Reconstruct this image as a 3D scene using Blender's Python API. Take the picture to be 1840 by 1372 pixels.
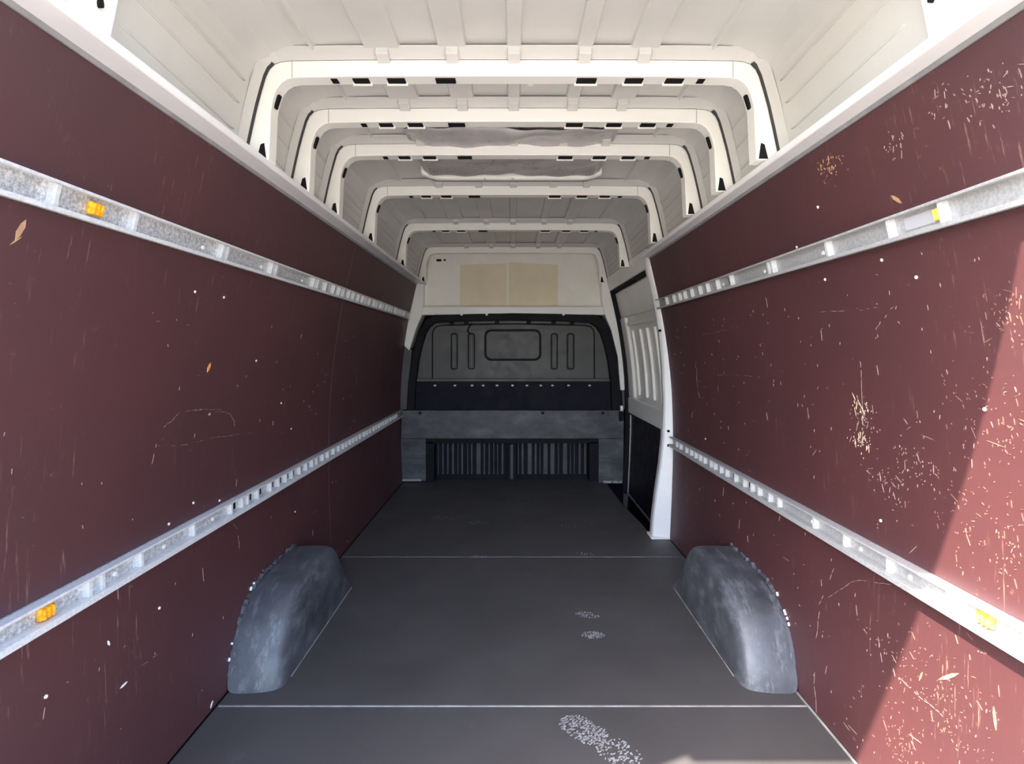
import bpy, bmesh, math, random
from mathutils import Vector, Matrix

for o in list(bpy.data.objects):
    bpy.data.objects.remove(o, do_unlink=True)
scene = bpy.context.scene
COL = scene.collection

# ------------------------------------------------------------------ camera
F, CX, CY, H = 1000.0, 921.0, 630.0, 1.047       # focal length in px, vanishing point, eye height
cam = bpy.data.cameras.new('camera'); cam_o = bpy.data.objects.new('camera', cam); COL.objects.link(cam_o)
cam_o.location = (0, 0, H); cam_o.rotation_euler = (math.radians(90), 0, 0)
cam.sensor_fit = 'HORIZONTAL'; cam.sensor_width = 36.0; cam.lens = 36.0 * F / 1840
cam.shift_y = (CY - 686) / 1840.0; cam.shift_x = -(CX - 920) / 1840.0
cam.clip_start = 0.05
scene.camera = cam_o

# ------------------------------------------------------------------ light
SUN_DIR = Vector((0.643, 0.411, -1.0)).normalized()      # direction the sunlight travels
world = bpy.data.worlds.new('sky'); scene.world = world; world.use_nodes = True
wn = world.node_tree.nodes; wl = world.node_tree.links
sky = wn.new('ShaderNodeTexSky'); sky.sky_type = 'NISHITA'; sky.sun_disc = False
sky.sun_elevation = math.asin(-SUN_DIR.z); sky.sun_rotation = math.atan2(-SUN_DIR.x, -SUN_DIR.y)
sky.air_density = 1.0; sky.dust_density = 2.5; sky.ozone_density = 1.0
bg = wn['Background']; bg.inputs['Strength'].default_value = 0.75
wl.new(sky.outputs[0], bg.inputs['Color'])
sun = bpy.data.lights.new('sun', 'SUN'); sun.energy = 14.5; sun.angle = math.radians(0.6); sun.color = (1.0, 0.91, 0.78)
sun_o = bpy.data.objects.new('sun', sun); COL.objects.link(sun_o)
sun_o.location = (-4, -3, 6); sun_o.rotation_euler = SUN_DIR.to_track_quat('-Z', 'Y').to_euler()
vs = scene.view_settings
vs.view_transform = 'Standard'; vs.look = 'None'; vs.gamma = 1.0; vs.use_curve_mapping = False
vs.exposure = 0.90
scene.cycles.diffuse_bounces = 8

# ------------------------------------------------------------------ materials
MATS = {}
def new_mat(name):
    m = bpy.data.materials.new(name); m.use_nodes = True
    nt = m.node_tree; b = nt.nodes['Principled BSDF']
    MATS[name] = m
    return m, nt, b
def N(nt, t, **kw):
    n = nt.nodes.new(t)
    for k, v in kw.items(): setattr(n, k, v)
    return n
def coords(nt, scale=(1, 1, 1)):
    tc = N(nt, 'ShaderNodeTexCoord'); mp = N(nt, 'ShaderNodeMapping')
    mp.inputs['Scale'].default_value = scale
    nt.links.new(tc.outputs['Object'], mp.inputs['Vector'])
    return mp.outputs['Vector']
def noise(nt, vec, scale, detail=4, rough=0.55):
    n = N(nt, 'ShaderNodeTexNoise'); n.inputs['Scale'].default_value = scale
    n.inputs['Detail'].default_value = detail; n.inputs['Roughness'].default_value = rough
    nt.links.new(vec, n.inputs['Vector']); return n.outputs['Fac']
def ramp(nt, fac, stops):
    r = N(nt, 'ShaderNodeValToRGB'); cr = r.color_ramp
    while len(cr.elements) < len(stops): cr.elements.new(0.5)
    for e, (p, c) in zip(cr.elements, stops):
        e.position = p; e.color = c if len(c) == 4 else (*c, 1)
    nt.links.new(fac, r.inputs['Fac']); return r.outputs['Color']
def mix(nt, fac, a, b):
    m = N(nt, 'ShaderNodeMix', data_type='RGBA')
    if isinstance(fac, (int, float)): m.inputs[0].default_value = fac
    else: nt.links.new(fac, m.inputs[0])
    for i, v in ((6, a), (7, b)):
        if isinstance(v, tuple): m.inputs[i].default_value = (*v, 1) if len(v) == 3 else v
        else: nt.links.new(v, m.inputs[i])
    return m.outputs[2]
def bump(nt, b, h, strength, dist=0.002):
    bp = N(nt, 'ShaderNodeBump'); bp.inputs['Strength'].default_value = strength; bp.inputs['Distance'].default_value = dist
    nt.links.new(h, bp.inputs['Height']); nt.links.new(bp.outputs['Normal'], b.inputs['Normal'])
def grey(v): return (v, v, v)

def paint(name, col, rough=0.35, var=0.06, metallic=0.0, scale=6.0, bmp=0.0, spec=0.5):
    m, nt, b = new_mat(name)
    v = coords(nt); f = noise(nt, v, scale)
    lo = tuple(max(0, c * (1 - var)) for c in col); hi = tuple(min(1, c * (1 + var)) for c in col)
    nt.links.new(ramp(nt, f, [(0.3, lo), (0.7, hi)]), b.inputs['Base Color'])
    nt.links.new(ramp(nt, noise(nt, v, scale * 3), [(0.3, grey(rough * 0.85)), (0.7, grey(min(1, rough * 1.15)))]), b.inputs['Roughness'])
    b.inputs['Metallic'].default_value = metallic; b.inputs['Specular IOR Level'].default_value = spec
    if bmp: bump(nt, b, noise(nt, v, scale * 25), bmp)
    return m

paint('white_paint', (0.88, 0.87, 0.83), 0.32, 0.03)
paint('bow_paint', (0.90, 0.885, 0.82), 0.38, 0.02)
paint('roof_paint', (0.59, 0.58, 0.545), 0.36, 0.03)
paint('trim_paint', (0.84, 0.84, 0.83), 0.4, 0.04)
paint('edge_grey', (0.30, 0.30, 0.31), 0.5, 0.15, scale=20)
paint('chip_sun', (0.21, 0.105, 0.075), 0.7, 0.2, scale=30)
paint('edge_black', (0.02, 0.02, 0.022), 0.6, 0.1)
paint('dark_hole', (0.012, 0.012, 0.012), 0.9, 0.1, spec=0.1)
paint('vent_film', (0.42, 0.40, 0.39), 0.3, 0.15, scale=9, bmp=0.2)
paint('cream_panel', (0.88, 0.87, 0.80), 0.6, 0.04)
paint('beige_card', (0.80, 0.72, 0.53), 0.7, 0.05)
paint('rubber', (0.010, 0.010, 0.013), 0.65, 0.2, spec=0.15)
paint('bulkhead_grey', (0.062, 0.062, 0.063), 0.5, 0.08)
paint('bulkhead_dark', (0.010, 0.009, 0.018), 0.65, 0.2, spec=0.15)
paint('groove_dark', (0.012, 0.012, 0.012), 0.7, 0.1, spec=0.15)
paint('door_black', (0.010, 0.008, 0.015), 0.5, 0.2, spec=0.25)
paint('chrome_strip', (0.55, 0.56, 0.58), 0.3, 0.1, metallic=0.7)
paint('seam_white', (0.33, 0.315, 0.30), 0.6, 0.35, scale=14)
paint('chip_wood', (0.44, 0.26, 0.14), 0.7, 0.2, scale=30)
paint('chip_pale', (0.62, 0.50, 0.33), 0.7, 0.15, scale=30)
paint('chip_orange', (0.75, 0.32, 0.08), 0.7, 0.2, scale=30)
paint('rivet_white', (0.85, 0.83, 0.80), 0.4, 0.03)
paint('ground_concrete', (0.27, 0.255, 0.235), 0.9, 0.15, scale=1.5)
paint('liner_metal', (0.05, 0.05, 0.065), 0.5, 0.3, scale=12)
paint('foil_label', (0.50, 0.50, 0.53), 0.4, 0.05)

def plywood():
    m, nt, b = new_mat('film_plywood')
    v = coords(nt)
    big = noise(nt, v, 2.2, 3)
    base = ramp(nt, big, [(0.3, (0.043, 0.0060, 0.0050)), (0.7, (0.058, 0.0084, 0.0066))])
    # fine vertical weave of the phenolic film
    weave = noise(nt, coords(nt, (60, 90, 4)), 3.0, 3)
    base = mix(nt, ramp(nt, weave, [(0.45, grey(0)), (0.8, grey(0.15))]), base, (0.085, 0.020, 0.014))
    # vertical hairline scratches and scuffs, in patches
    patch = ramp(nt, noise(nt, v, 3.4, 4, 0.6), [(0.44, grey(0)), (0.60, grey(1))])
    scr = ramp(nt, noise(nt, coords(nt, (40, 150, 9)), 1.0, 5, 0.7), [(0.61, grey(0)), (0.70, grey(0.8))])
    scd = ramp(nt, noise(nt, coords(nt, (60, 34, 60)), 1.0, 5, 0.75), [(0.645, grey(0)), (0.71, grey(0.75))])
    mul = N(nt, 'ShaderNodeMix', data_type='RGBA', blend_type='MULTIPLY'); mul.inputs[0].default_value = 1
    add = N(nt, 'ShaderNodeMix', data_type='RGBA', blend_type='LIGHTEN'); add.inputs[0].default_value = 1
    nt.links.new(scr, add.inputs[6]); nt.links.new(scd, add.inputs[7])
    nt.links.new(add.outputs[2], mul.inputs[6]); nt.links.new(patch, mul.inputs[7])
    col = mix(nt, mul.outputs[2], base, (0.26, 0.14, 0.10))
    nt.links.new(col, b.inputs['Base Color'])
    nt.links.new(ramp(nt, noise(nt, v, 5), [(0.3, grey(0.62)), (0.75, grey(0.74))]), b.inputs['Roughness'])
    b.inputs['Specular IOR Level'].default_value = 0.12
    # dull wax-like sheen of the worn phenolic film
    gl = N(nt, 'ShaderNodeBsdfGlossy'); gl.distribution = 'GGX'; gl.inputs['Roughness'].default_value = 0.56
    gl.inputs['Color'].default_value = (0.112, 0.106, 0.123, 1)
    ad = N(nt, 'ShaderNodeAddShader'); nt.links.new(b.outputs[0], ad.inputs[0]); nt.links.new(gl.outputs[0], ad.inputs[1])
    nt.links.new(ad.outputs[0], nt.nodes['Material Output'].inputs['Surface'])
    bump(nt, b, weave, 0.05, 0.001)
plywood()

def floor_mat():
    m, nt, b = new_mat('floor_sheet')
    v = coords(nt)
    base = ramp(nt, noise(nt, v, 2.5, 5), [(0.3, (0.045, 0.041, 0.041)), (0.7, (0.062, 0.056, 0.0555))])
    dust = ramp(nt, noise(nt, v, 6.0, 6, 0.7), [(0.60, grey(0)), (0.72, grey(0.22))])
    nt.links.new(mix(nt, dust, base, (0.14, 0.135, 0.13)), b.inputs['Base Color'])
    nt.links.new(ramp(nt, noise(nt, v, 4), [(0.3, grey(0.58)), (0.7, grey(0.72))]), b.inputs['Roughness'])
    b.inputs['Specular IOR Level'].default_value = 1.0
    bump(nt, b, noise(nt, v, 350, 2), 0.06, 0.001)
floor_mat()

def arch_mat():
    m, nt, b = new_mat('arch_plastic')
    v = coords(nt)
    base = ramp(nt, noise(nt, v, 9, 5), [(0.3, (0.034, 0.036, 0.043)), (0.75, (0.100, 0.108, 0.126))])
    scuff = ramp(nt, noise(nt, coords(nt, (34, 7, 16)), 1.0, 6, 0.75), [(0.52, grey(0)), (0.66, grey(0.6))])
    nt.links.new(mix(nt, scuff, base, (0.19, 0.20, 0.22)), b.inputs['Base Color'])
    nt.links.new(ramp(nt, noise(nt, v, 14), [(0.3, grey(0.42)), (0.7, grey(0.58))]), b.inputs['Roughness'])
    b.inputs['Specular IOR Level'].default_value = 0.9
    bump(nt, b, noise(nt, v, 18, 4), 0.35, 0.004)
arch_mat()

def galv():
    for nm, lo, hi in (('galvanised', 0.40, 0.80), ('aluminium', 0.60, 0.74), ('dimmed_aluminium', 0.36, 0.48)):  # right rails' darker copy of aluminium: strong light there is offset in its colour
        m, nt, b = new_mat(nm)
        v = coords(nt)
        s = noise(nt, v, 140, 4, 0.7)
        nt.links.new(ramp(nt, s, [(0.38, grey(lo)), (0.62, (hi, hi, hi * 1.01))]), b.inputs['Base Color'])
        b.inputs['Metallic'].default_value = 0.35 if nm == 'galvanised' else 0.15
        nt.links.new(ramp(nt, s, [(0.3, grey(0.35)), (0.7, grey(0.55))]), b.inputs['Roughness'])
galv()

def beam_mat():
    m, nt, b = new_mat('worn_beam')
    v = coords(nt, (1, 1, 1.6))
    f = noise(nt, v, 5, 6, 0.7)
    nt.links.new(ramp(nt, f, [(0.35, (0.030, 0.031, 0.038)), (0.55, (0.07, 0.072, 0.082)), (0.72, (0.14, 0.14, 0.14))]), b.inputs['Base Color'])
    b.inputs['Roughness'].default_value = 0.5
beam_mat()

def yellow_mat(nm, a, c):
    m, nt, b = new_mat(nm)
    v = coords(nt)
    nt.links.new(ramp(nt, noise(nt, v, 120), [(0.4, a), (0.6, c)]), b.inputs['Base Color'])
    b.inputs['Roughness'].default_value = 0.35
yellow_mat('amber_plastic', (0.85, 0.30, 0.01), (0.95, 0.52, 0.02))
yellow_mat('yellow_plastic', (0.80, 0.62, 0.05), (0.90, 0.75, 0.15))
paint('dust_mark', (0.30, 0.21, 0.18), 0.8, 0.2, scale=60)
paint('boot_dust', (0.34, 0.335, 0.34), 0.8, 0.2, scale=60)

# ------------------------------------------------------------------ mesh helpers
class MB:
    def __init__(self): self.v = []; self.f = []
    def quadstrip(self, a, b, closed=False):
        """faces between two equally long point lists"""
        n = len(self.v); k = len(a)
        self.v += [tuple(p) for p in a] + [tuple(p) for p in b]
        for i in range(k if closed else k - 1):
            j = (i + 1) % k
            self.f.append((n + i, n + j, n + k + j, n + k + i))
        return self
    def loft(self, rings, closed=True, caps=True):
        n = len(self.v); k = len(rings[0])
        for r in rings: self.v += [tuple(p) for p in r]
        for q in range(len(rings) - 1):
            for i in range(k if closed else k - 1):
                j = (i + 1) % k
                self.f.append((n + q * k + i, n + q * k + j, n + (q + 1) * k + j, n + (q + 1) * k + i))
        if caps and closed:
            self.f.append(tuple(n + i for i in range(k))[::-1])
            m = n + (len(rings) - 1) * k
            self.f.append(tuple(m + i for i in range(k)))
        return self
    def box(self, x0, x1, y0, y1, z0, z1):
        r = lambda y: [(x0, y, z0), (x1, y, z0), (x1, y, z1), (x0, y, z1)]
        return self.loft([r(y0), r(y1)])
    def prism(self, pts, y0, y1):
        """polygon in (x, z) extruded along y"""
        return self.loft([[(x, y0, z) for x, z in pts], [(x, y1, z) for x, z in pts]])
    def ring(self, outer, inner, y0, y1, closed=False):
        """band between two (x, z) polylines, with thickness along y"""
        k = len(outer)
        secs = []
        for (ox, oz), (ix, iz) in zip(outer, inner):
            secs.append([(ox, y0, oz), (ix, y0, iz), (ix, y1, iz), (ox, y1, oz)])
        if closed: secs.append(secs[0])
        return self.loft(secs, caps=not closed)
    def mesh(self, name, smooth=False):
        me = bpy.data.meshes.new(name)
        me.from_pydata(self.v, [], self.f); me.update()
        bm = bmesh.new(); bm.from_mesh(me)
        bmesh.ops.remove_doubles(bm, verts=bm.verts, dist=1e-6)
        bmesh.ops.recalc_face_normals(bm, faces=bm.faces)
        bm.to_mesh(me); bm.free()
        if smooth:
            for p in me.polygons: p.use_smooth = True
        return me

def tag(o, label=None, cat=None, group=None, kind=None):
    if label: o['label'] = label
    if cat: o['category'] = cat
    if group: o['group'] = group
    if kind: o['kind'] = kind
    return o
def root(name, loc, label, cat, group=None, kind=None):
    o = bpy.data.objects.new(name, None); COL.objects.link(o)
    o.location = loc; o.empty_display_size = 0.05
    return tag(o, label, cat, group, kind)
def link(name, me, mat, parent=None, local=False, loc=None, bevel=0.0, seg=2, sub=0):
    """mesh object; meshes are in world coordinates unless local"""
    if not me.materials: me.materials.append(MATS[mat])
    o = bpy.data.objects.new(name, me); COL.objects.link(o)
    if parent is not None:
        o.parent = parent
        if not local: o.matrix_parent_inverse = Matrix.Translation(-total(parent))
    if loc is not None: o.location = loc
    if bevel:
        b = o.modifiers.new('bevel', 'BEVEL'); b.width = bevel; b.segments = seg; b.limit_method = 'ANGLE'
        b.angle_limit = math.radians(35)
    if sub:
        s = o.modifiers.new('sub', 'SUBSURF'); s.levels = sub; s.render_levels = sub
    return o
def total(o):
    """world position of a parent (only ever roots, or meshes kept at world coordinates)"""
    if o.type == 'EMPTY' or o.parent is None: return Vector(o.location)
    return Vector((0, 0, 0))
def part(name, mb, mat, parent=None, smooth=False, **kw):
    return link(name, mb.mesh(name, smooth), mat, parent, **kw)

def at(px, py, y):
    """point of the place seen at a photograph pixel, at depth y"""
    return Vector(((px - CX) * y / F, y, H - (py - CY) * y / F))
def xz(px, py, y):
    p = at(px, py, y); return (p.x, p.z)

# body section: half width of the lined cargo space over the height
PROFILE = [(-0.3, 0.86), (0.0, 0.875), (0.3, 0.888), (0.55, 0.893), (0.8, 0.886), (1.0, 0.868), (1.25, 0.83), (1.5, 0.775), (1.57, 0.759), (1.65, 0.742)]
def W(z):
    P = PROFILE
    if z <= P[0][0]: return P[0][1]
    for i in range(len(P) - 1):
        if z <= P[i + 1][0]:
            p0 = P[max(i - 1, 0)]; p1 = P[i]; p2 = P[i + 1]; p3 = P[min(i + 2, len(P) - 1)]
            h = p2[0] - p1[0]; t = (z - p1[0]) / h
            m1 = (p2[1] - p0[1]) / (p2[0] - p0[0]) * h; m2 = (p3[1] - p1[1]) / (p3[0] - p1[0]) * h
            return ((2 * t**3 - 3 * t**2 + 1) * p1[1] + (t**3 - 2 * t**2 + t) * m1 + (-2 * t**3 + 3 * t**2) * p2[1] + (t**3 - t**2) * m2)
    return P[-1][1]
def wall_at(px, py):
    """(side, y, z) of the wall point seen at a photograph pixel"""
    s = 1 if px > CX else -1
    z = H; y = 1
    for _ in range(30):
        y = W(z) * F / abs(px - CX); z = H - (py - CY) * y / F
    return s, y, z
def wall_pt(s, y, z, off=0.0): return Vector((s * (W(z) - off), y, z))

REAR, FRONT = 0.694, 4.45
SEAM_L = 2.70
PILLAR = 3.10
RAIL = {(-1, 0): 0.552, (-1, 1): 1.322, (1, 0): 0.545, (1, 1): 1.308}
TOP = {-1: 1.566, 1: 1.556}
CAP = {-1: 1.614, 1: 1.596}
LEDGE = {-1: .688, 1: .702}      # inner edge of the ledge over the lining
RH = 0.027          # half height of a rail

# ------------------------------------------------------------------ ground outside
g = MB().box(-25, 25, -25, 30, -0.85, -0.75)
tag(part('ground', g, 'ground_concrete'), 'pale concrete ground the van stands on', 'ground', kind='structure')

# ------------------------------------------------------------------ floor
fl = MB()
edge_r = [(REAR, .895), (PILLAR, .895), (3.12, .80), (3.40, .79), (3.80, .757), (FRONT + .2, .745)]
top = [(-.895, REAR)] + [(x, y) for y, x in edge_r] + [(-.895, FRONT + .2)]
fl.loft([[(x, y, -0.075) for x, y in top], [(x, y, -0.012) for x, y in top]])
floor = part('floor', fl, 'rubber'); tag(floor, 'dark grey cargo floor of three sheets with pale seams', 'floor', kind='structure')
def floor_sheet(y0, y1):
    pts = [(-.872, y0)]
    er = [(REAR, .872), (PILLAR - .003, .872), (3.12, .79), (3.40, .78), (3.80, .75), (FRONT + .12, .738)]
    inside = [(x, y) for y, x in er if y0 < y < y1]
    def xe(y):
        for (a, xa), (b, xb) in zip(er, er[1:]):
            if a <= y <= b: return xa + (xb - xa) * (y - a) / (b - a)
        return er[-1][1]
    pts += [(xe(y0), y0)] + inside + [(xe(y1), y1), (-.872, y1)]
    return MB().loft([[(x, y, -0.0115) for x, y in pts], [(x, y, 0.0) for x, y in pts]])
for a, b in ((REAR, 1.638), (1.643, 2.828), (2.832, FRONT + .10)):
    part('floor_sheet', floor_sheet(a, b), 'floor_sheet', floor, bevel=0.0012)
part('seam_strip', MB().box(-.866, .866, 1.6375, 1.6435, -.004, .0012), 'seam_white', floor)
part('seam_strip', MB().box(-.866, .81, 2.8285, 2.8315, -.004, .0004), 'seam_white', floor)
part('edge_strip', MB().box(.868, .874, .95, 1.71, -.004, .0025), 'seam_white', floor)

# ------------------------------------------------------------------ side walls
def zlist(z0, z1, n=8): return [z0 + (z1 - z0) * i / n for i in range(n + 1)]
def wall_slab(s, y0, y1, z0, z1, o0, o1, n=10):
    zs = zlist(z0, z1, n)
    ring = lambda y: [(s * (W(z) + o0), y, z) for z in zs] + [(s * (W(z) + o1), y, z) for z in reversed(zs)]
    return MB().loft([ring(y0), ring(y1)])
wl_o = part('wall_left', wall_slab(-1, REAR, FRONT + .2, -.25, 1.64, .014, .09, 16), 'white_paint')
tag(wl_o, 'left cargo wall lined with dark red film-faced plywood', 'wall', kind='structure')
wr_o = part('wall_right', wall_slab(1, REAR, PILLAR + .10, -.25, 1.64, .014, .09, 16), 'white_paint')
tag(wr_o, 'right cargo wall lined with scratched dark red plywood, sunlit near the rear', 'wall', kind='structure')

def panel(s, y0, y1, z0, z1, curve=None):
    return wall_slab(s, y0, y1, z0, z1, 0.0, 0.011, 8)
for s, par, cuts in ((-1, wl_o, [REAR, SEAM_L, 4.44]), (1, wr_o, [REAR, PILLAR])):
    rows = [(0.003, RAIL[s, 0] - RH - .001), (RAIL[s, 0] + RH + .001, RAIL[s, 1] - RH - .001), (RAIL[s, 1] + RH + .001, TOP[s])]
    for z0, z1 in rows:
        for a, b in zip(cuts, cuts[1:]):
            part('plywood_panel', panel(s, a + .0012, b - .0012, z0, z1), 'film_plywood', par, bevel=0.001, seg=1)

# pale capping along the top of the lining
for i, s in ((1, -1), (2, 1)):
    y1 = FRONT if s < 0 else PILLAR
    tr = MB(); z0 = TOP[s] + .010; xi = LEDGE[s]
    sec = [(W(z0) + .012, z0), (W(z0) - .004, z0), (xi + .006, z0 - .006), (xi, z0), (xi, z0 + .010), (xi + .012, z0 + .013), (W(z0) + .012, z0 + .013)]
    tr.loft([[(s * x, y, z) for x, z in sec] for y in (REAR, y1)])
    o = part('trim_%d' % i, tr, 'trim_paint', bevel=0.003)
    tag(o, ('white steel capping along the top of the %s plywood lining' % ('left', 'right')[s > 0]), 'trim', kind='structure')
    e = MB().loft([[(s * (W(z) - .003), y, z), (s * (W(z) + .010), y, z), (s * (W(z2) + .010), y, z2), (s * (W(z2) - .003), y, z2)]
                   for y in (REAR, y1) for z, z2 in ((TOP[s] + .0005, TOP[s] + .0095),)])
    part('edge_strip', e, 'edge_grey', o)

# ------------------------------------------------------------------ roof skin
def roof_section(off):
    """right half of the roof's inner contour, off = metres outside the bows"""
    return [(.758 + off, 1.560), (.742 + off, 1.640), (.722 + off, 1.735), (.704 + off, 1.805), (.690 + off, 1.838), (.655 + off * .7, 1.862 + off * .6),
            (.60, 1.872 + off), (.45, 1.877 + off), (.25, 1.880 + off), (0, 1.881 + off)]
def full(sec): return [(-x, z) for x, z in sec] + [(x, z) for x, z in reversed(sec[:-1])]
inn, out = full(roof_section(.012)), full(roof_section(.05))
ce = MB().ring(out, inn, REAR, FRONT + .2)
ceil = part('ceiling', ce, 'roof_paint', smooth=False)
tag(ceil, 'off-white painted steel roof of the van seen from inside', 'ceiling', kind='structure')
def roof_z(x):
    for (x1, z1), (x0, z0) in zip(inn[len(inn) // 2:], inn[len(inn) // 2 + 1:]): 
        if x1 <= abs(x) <= x0: return z1 + (z0 - z1) * (abs(x) - x1) / (x0 - x1)
    return 1.9
BOWS = [1.56, 1.87, 2.19, 2.75, 3.55, 4.37]
RIBS = [(-.36, .094), (-.167, .074), (0.004, .036), (.20, .040), (.365, .075)]
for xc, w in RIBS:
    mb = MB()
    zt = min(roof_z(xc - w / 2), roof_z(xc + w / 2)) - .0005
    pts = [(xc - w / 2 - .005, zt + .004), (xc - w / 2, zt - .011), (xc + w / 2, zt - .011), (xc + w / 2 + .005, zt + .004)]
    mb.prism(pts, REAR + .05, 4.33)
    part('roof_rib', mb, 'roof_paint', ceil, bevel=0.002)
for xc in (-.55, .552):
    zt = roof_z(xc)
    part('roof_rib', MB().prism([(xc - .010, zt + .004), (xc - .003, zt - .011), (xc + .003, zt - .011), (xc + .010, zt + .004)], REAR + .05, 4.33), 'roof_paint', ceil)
# pressed creases on the upper side walls between the bows
def upper_side(z):
    sec = roof_section(.012)
    for (xa, za), (xb, zb) in zip(sec, sec[1:]):
        if za <= z <= zb: return xa + (xb - xa) * (z - za) / (zb - za)
    return sec[0][0]
spans = [(1.06, 1.50)] + [(a + .07, b - .03) for a, b in zip(BOWS, BOWS[1:])]
for s in (-1, 1):
    for y0, y1 in spans:
        for za, zb in (((1.668, 1.645), (1.735, 1.715), (1.790, 1.775)) if y0 < 2.2 else ((1.635, 1.63), (1.67, 1.66), (1.705, 1.695), (1.74, 1.73), (1.775, 1.765))):
            mb = MB(); rings = []
            for y, z, wd in ((y0, za, .002), (y0 + .02, za, .005), (y1 - .02, zb, .005), (y1, zb, .002)):
                rings.append([(s * (upper_side(z - wd) + .002), y, z - wd), (s * (upper_side(z) - .004), y, z), (s * (upper_side(z + wd) + .002), y, z + wd)])
            part('pressed_crease', mb.loft(rings), 'roof_paint', ceil, smooth=True)
# rear header above the load opening (its lower edge throws the shadow line)
hd = MB().prism([(-.74, 1.85), (.74, 1.85), (.70, 1.96), (-.70, 1.96)], REAR - .042, REAR + .10)
tag(part('trim_3', hd, 'white_paint', bevel=.01), 'white header over the rear load opening, above the view', 'trim', kind='structure')

# ------------------------------------------------------------------ roof bows
B_OUT = [(-.748, 1.582), (-.730, 1.668), (-.716, 1.730), (-.703, 1.778), (-.692, 1.815), (-.682, 1.836), (-.668, 1.850), (-.650, 1.857), (-.62, 1.860), (-.45, 1.862), (-.2, 1.863)]
B_IN = [(-.684, 1.582), (-.680, 1.668), (-.678, 1.720), (-.674, 1.745), (-.668, 1.766), (-.660, 1.784), (-.648, 1.799), (-.632, 1.809), (-.61, 1.813), (-.45, 1.816), (-.2, 1.817)]
def mir(p): return p + [(-x, z) for x, z in reversed(p)]
bo, bi = mir(B_OUT), mir(B_IN)
BD = .050
ORD = ['nearest the open rear end', 'second from the open rear end', 'third from the rear, next to the crumpled roof vent', 'fourth from the rear, just past the roof vent lip', 'fifth from the rear, over the sliding door', 'farthest one, framing the cream overhead panel']
mesh_cache = {}
def bow_mesh(key, fn, smooth=False):
    if key not in mesh_cache: mesh_cache[key] = fn().mesh(key, smooth)
    return mesh_cache[key]
zb = 1.607
lo = lambda pts: [(x, z - zb) for x, z in pts]
def web(): return MB().ring(lo(bo), lo(bi), 0, BD)
fo = mir([(x - .012, z + (.012 if z > 1.84 else .003)) for x, z in B_OUT])
def flange():
    mb = MB(); k = len(bo)
    a = [(x, -.035, z - zb + .006) for x, z in fo]; b = [(x, .0, z - zb) for x, z in bo]
    c = [(x * 1.004, .004, z - zb + .003) for x, z in bo]; d = [(x * 1.004, -.035, z - zb + .010) for x, z in fo]
    return mb.loft([[a[i], b[i], c[i], d[i]] for i in range(k)])
def edge_line(s):  # thin black strip along the outer side edge of a bow
    k = 7
    mb = MB()
    for s in (s,):
        secs = []
        for i in range(k):
            x, z = B_OUT[i]
            secs.append([(s * (-x - .001), -.006, z - zb), (s * (-x + .006), -.010, z - zb + .003), (s * (-x + .006), .02, z - zb + .003), (s * (-x - .001), .02, z - zb)])
        mb.loft(secs)
    return mb
SLOTS = [(-.43, .045), (-.33, .050), (-.19, .056), (.21, .056), (.345, .050), (.46, .050), (-.505, .018), (.535, .020)]
for bi_, yb in enumerate(BOWS):
    r = root('roof_bow', (0, yb, zb), 'white steel roof bow, ' + ORD[bi_], 'roof bow', 'roof bows')
    link('web', bow_mesh('web', web), 'bow_paint', r, local=True, bevel=.003)
    link('flange', bow_mesh('flange', flange), 'roof_paint', r, local=True)
    for s in (-1, 1): link('dark_edge_line', bow_mesh('dark_edge_line%d' % s, lambda: edge_line(s)), 'edge_black', r, local=True)
    zz = 1.8145 - zb
    if bi_ < 5:
        for q, (xs, w) in enumerate(SLOTS):
            me = bow_mesh('slot%.3f' % w, lambda: MB().box(-w / 2, w / 2, -.013, .013, -.0012, .004))
            sl = link('slot', me, 'dark_hole', r, local=True, loc=(xs, .024, zz - .0005))
            if w > .03 and abs(xs) > .2:
                me = bow_mesh('lip%.3f' % w, lambda: MB().box(-w / 2 - .005, w / 2 + .005, .0, .004, -.006, .002))
                lp = link('lip', me, 'bow_paint', sl, local=True, loc=(0, .014, 0))
        for s in (-1, 1):
            me = bow_mesh('side_slot%d' % s, lambda: MB().loft([[(s * .6705, .016, 1.735 - zb), (s * .6705, .030, 1.735 - zb), (s * .684, .030, 1.735 - zb), (s * .684, .016, 1.735 - zb)],
                                                               [(s * .6585, .016, 1.772 - zb), (s * .6585, .030, 1.772 - zb), (s * .675, .030, 1.772 - zb), (s * .675, .016, 1.772 - zb)]]))
            link('slot', me, 'dark_hole', r, local=True)
    for s in (-1, 1):
        # the dark wedge-shaped opening at the foot of the bow
        me = bow_mesh('foot%d' % s, lambda: MB().loft([[(s * .690, y, -.022), (s * .716, y, -.022), (s * .706, y, .018), (s * .696, y, .022)] for y in (-.0015, .012)]))
        link('foot_opening', me, 'dark_hole', r, local=True)
        me = bow_mesh('joint%d' % s, lambda: MB().box(s * .618 - .0012, s * .618 + .0012, -.0008, .01, 1.812 - zb, 1.861 - zb))
        if bi_ < 4: link('joint', me, 'vent_film', r, local=True)
    for xs, w in RIBS:
        ww = min(w, .034)
        me = bow_mesh('pad%.3f' % ww, lambda: MB().loft([[(-ww / 2, -.034, 0), (ww / 2, -.034, 0), (ww / 2, -.034, .03), (-ww / 2, -.034, .03)], [(-ww / 2, -.002, -.012), (ww / 2, -.002, -.012), (ww / 2, -.002, .03), (-ww / 2, -.002, .03)]]))
        link('mastic_pad', me, 'roof_paint', r, local=True, loc=(xs, 0, 1.862 - zb), bevel=.002)

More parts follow.
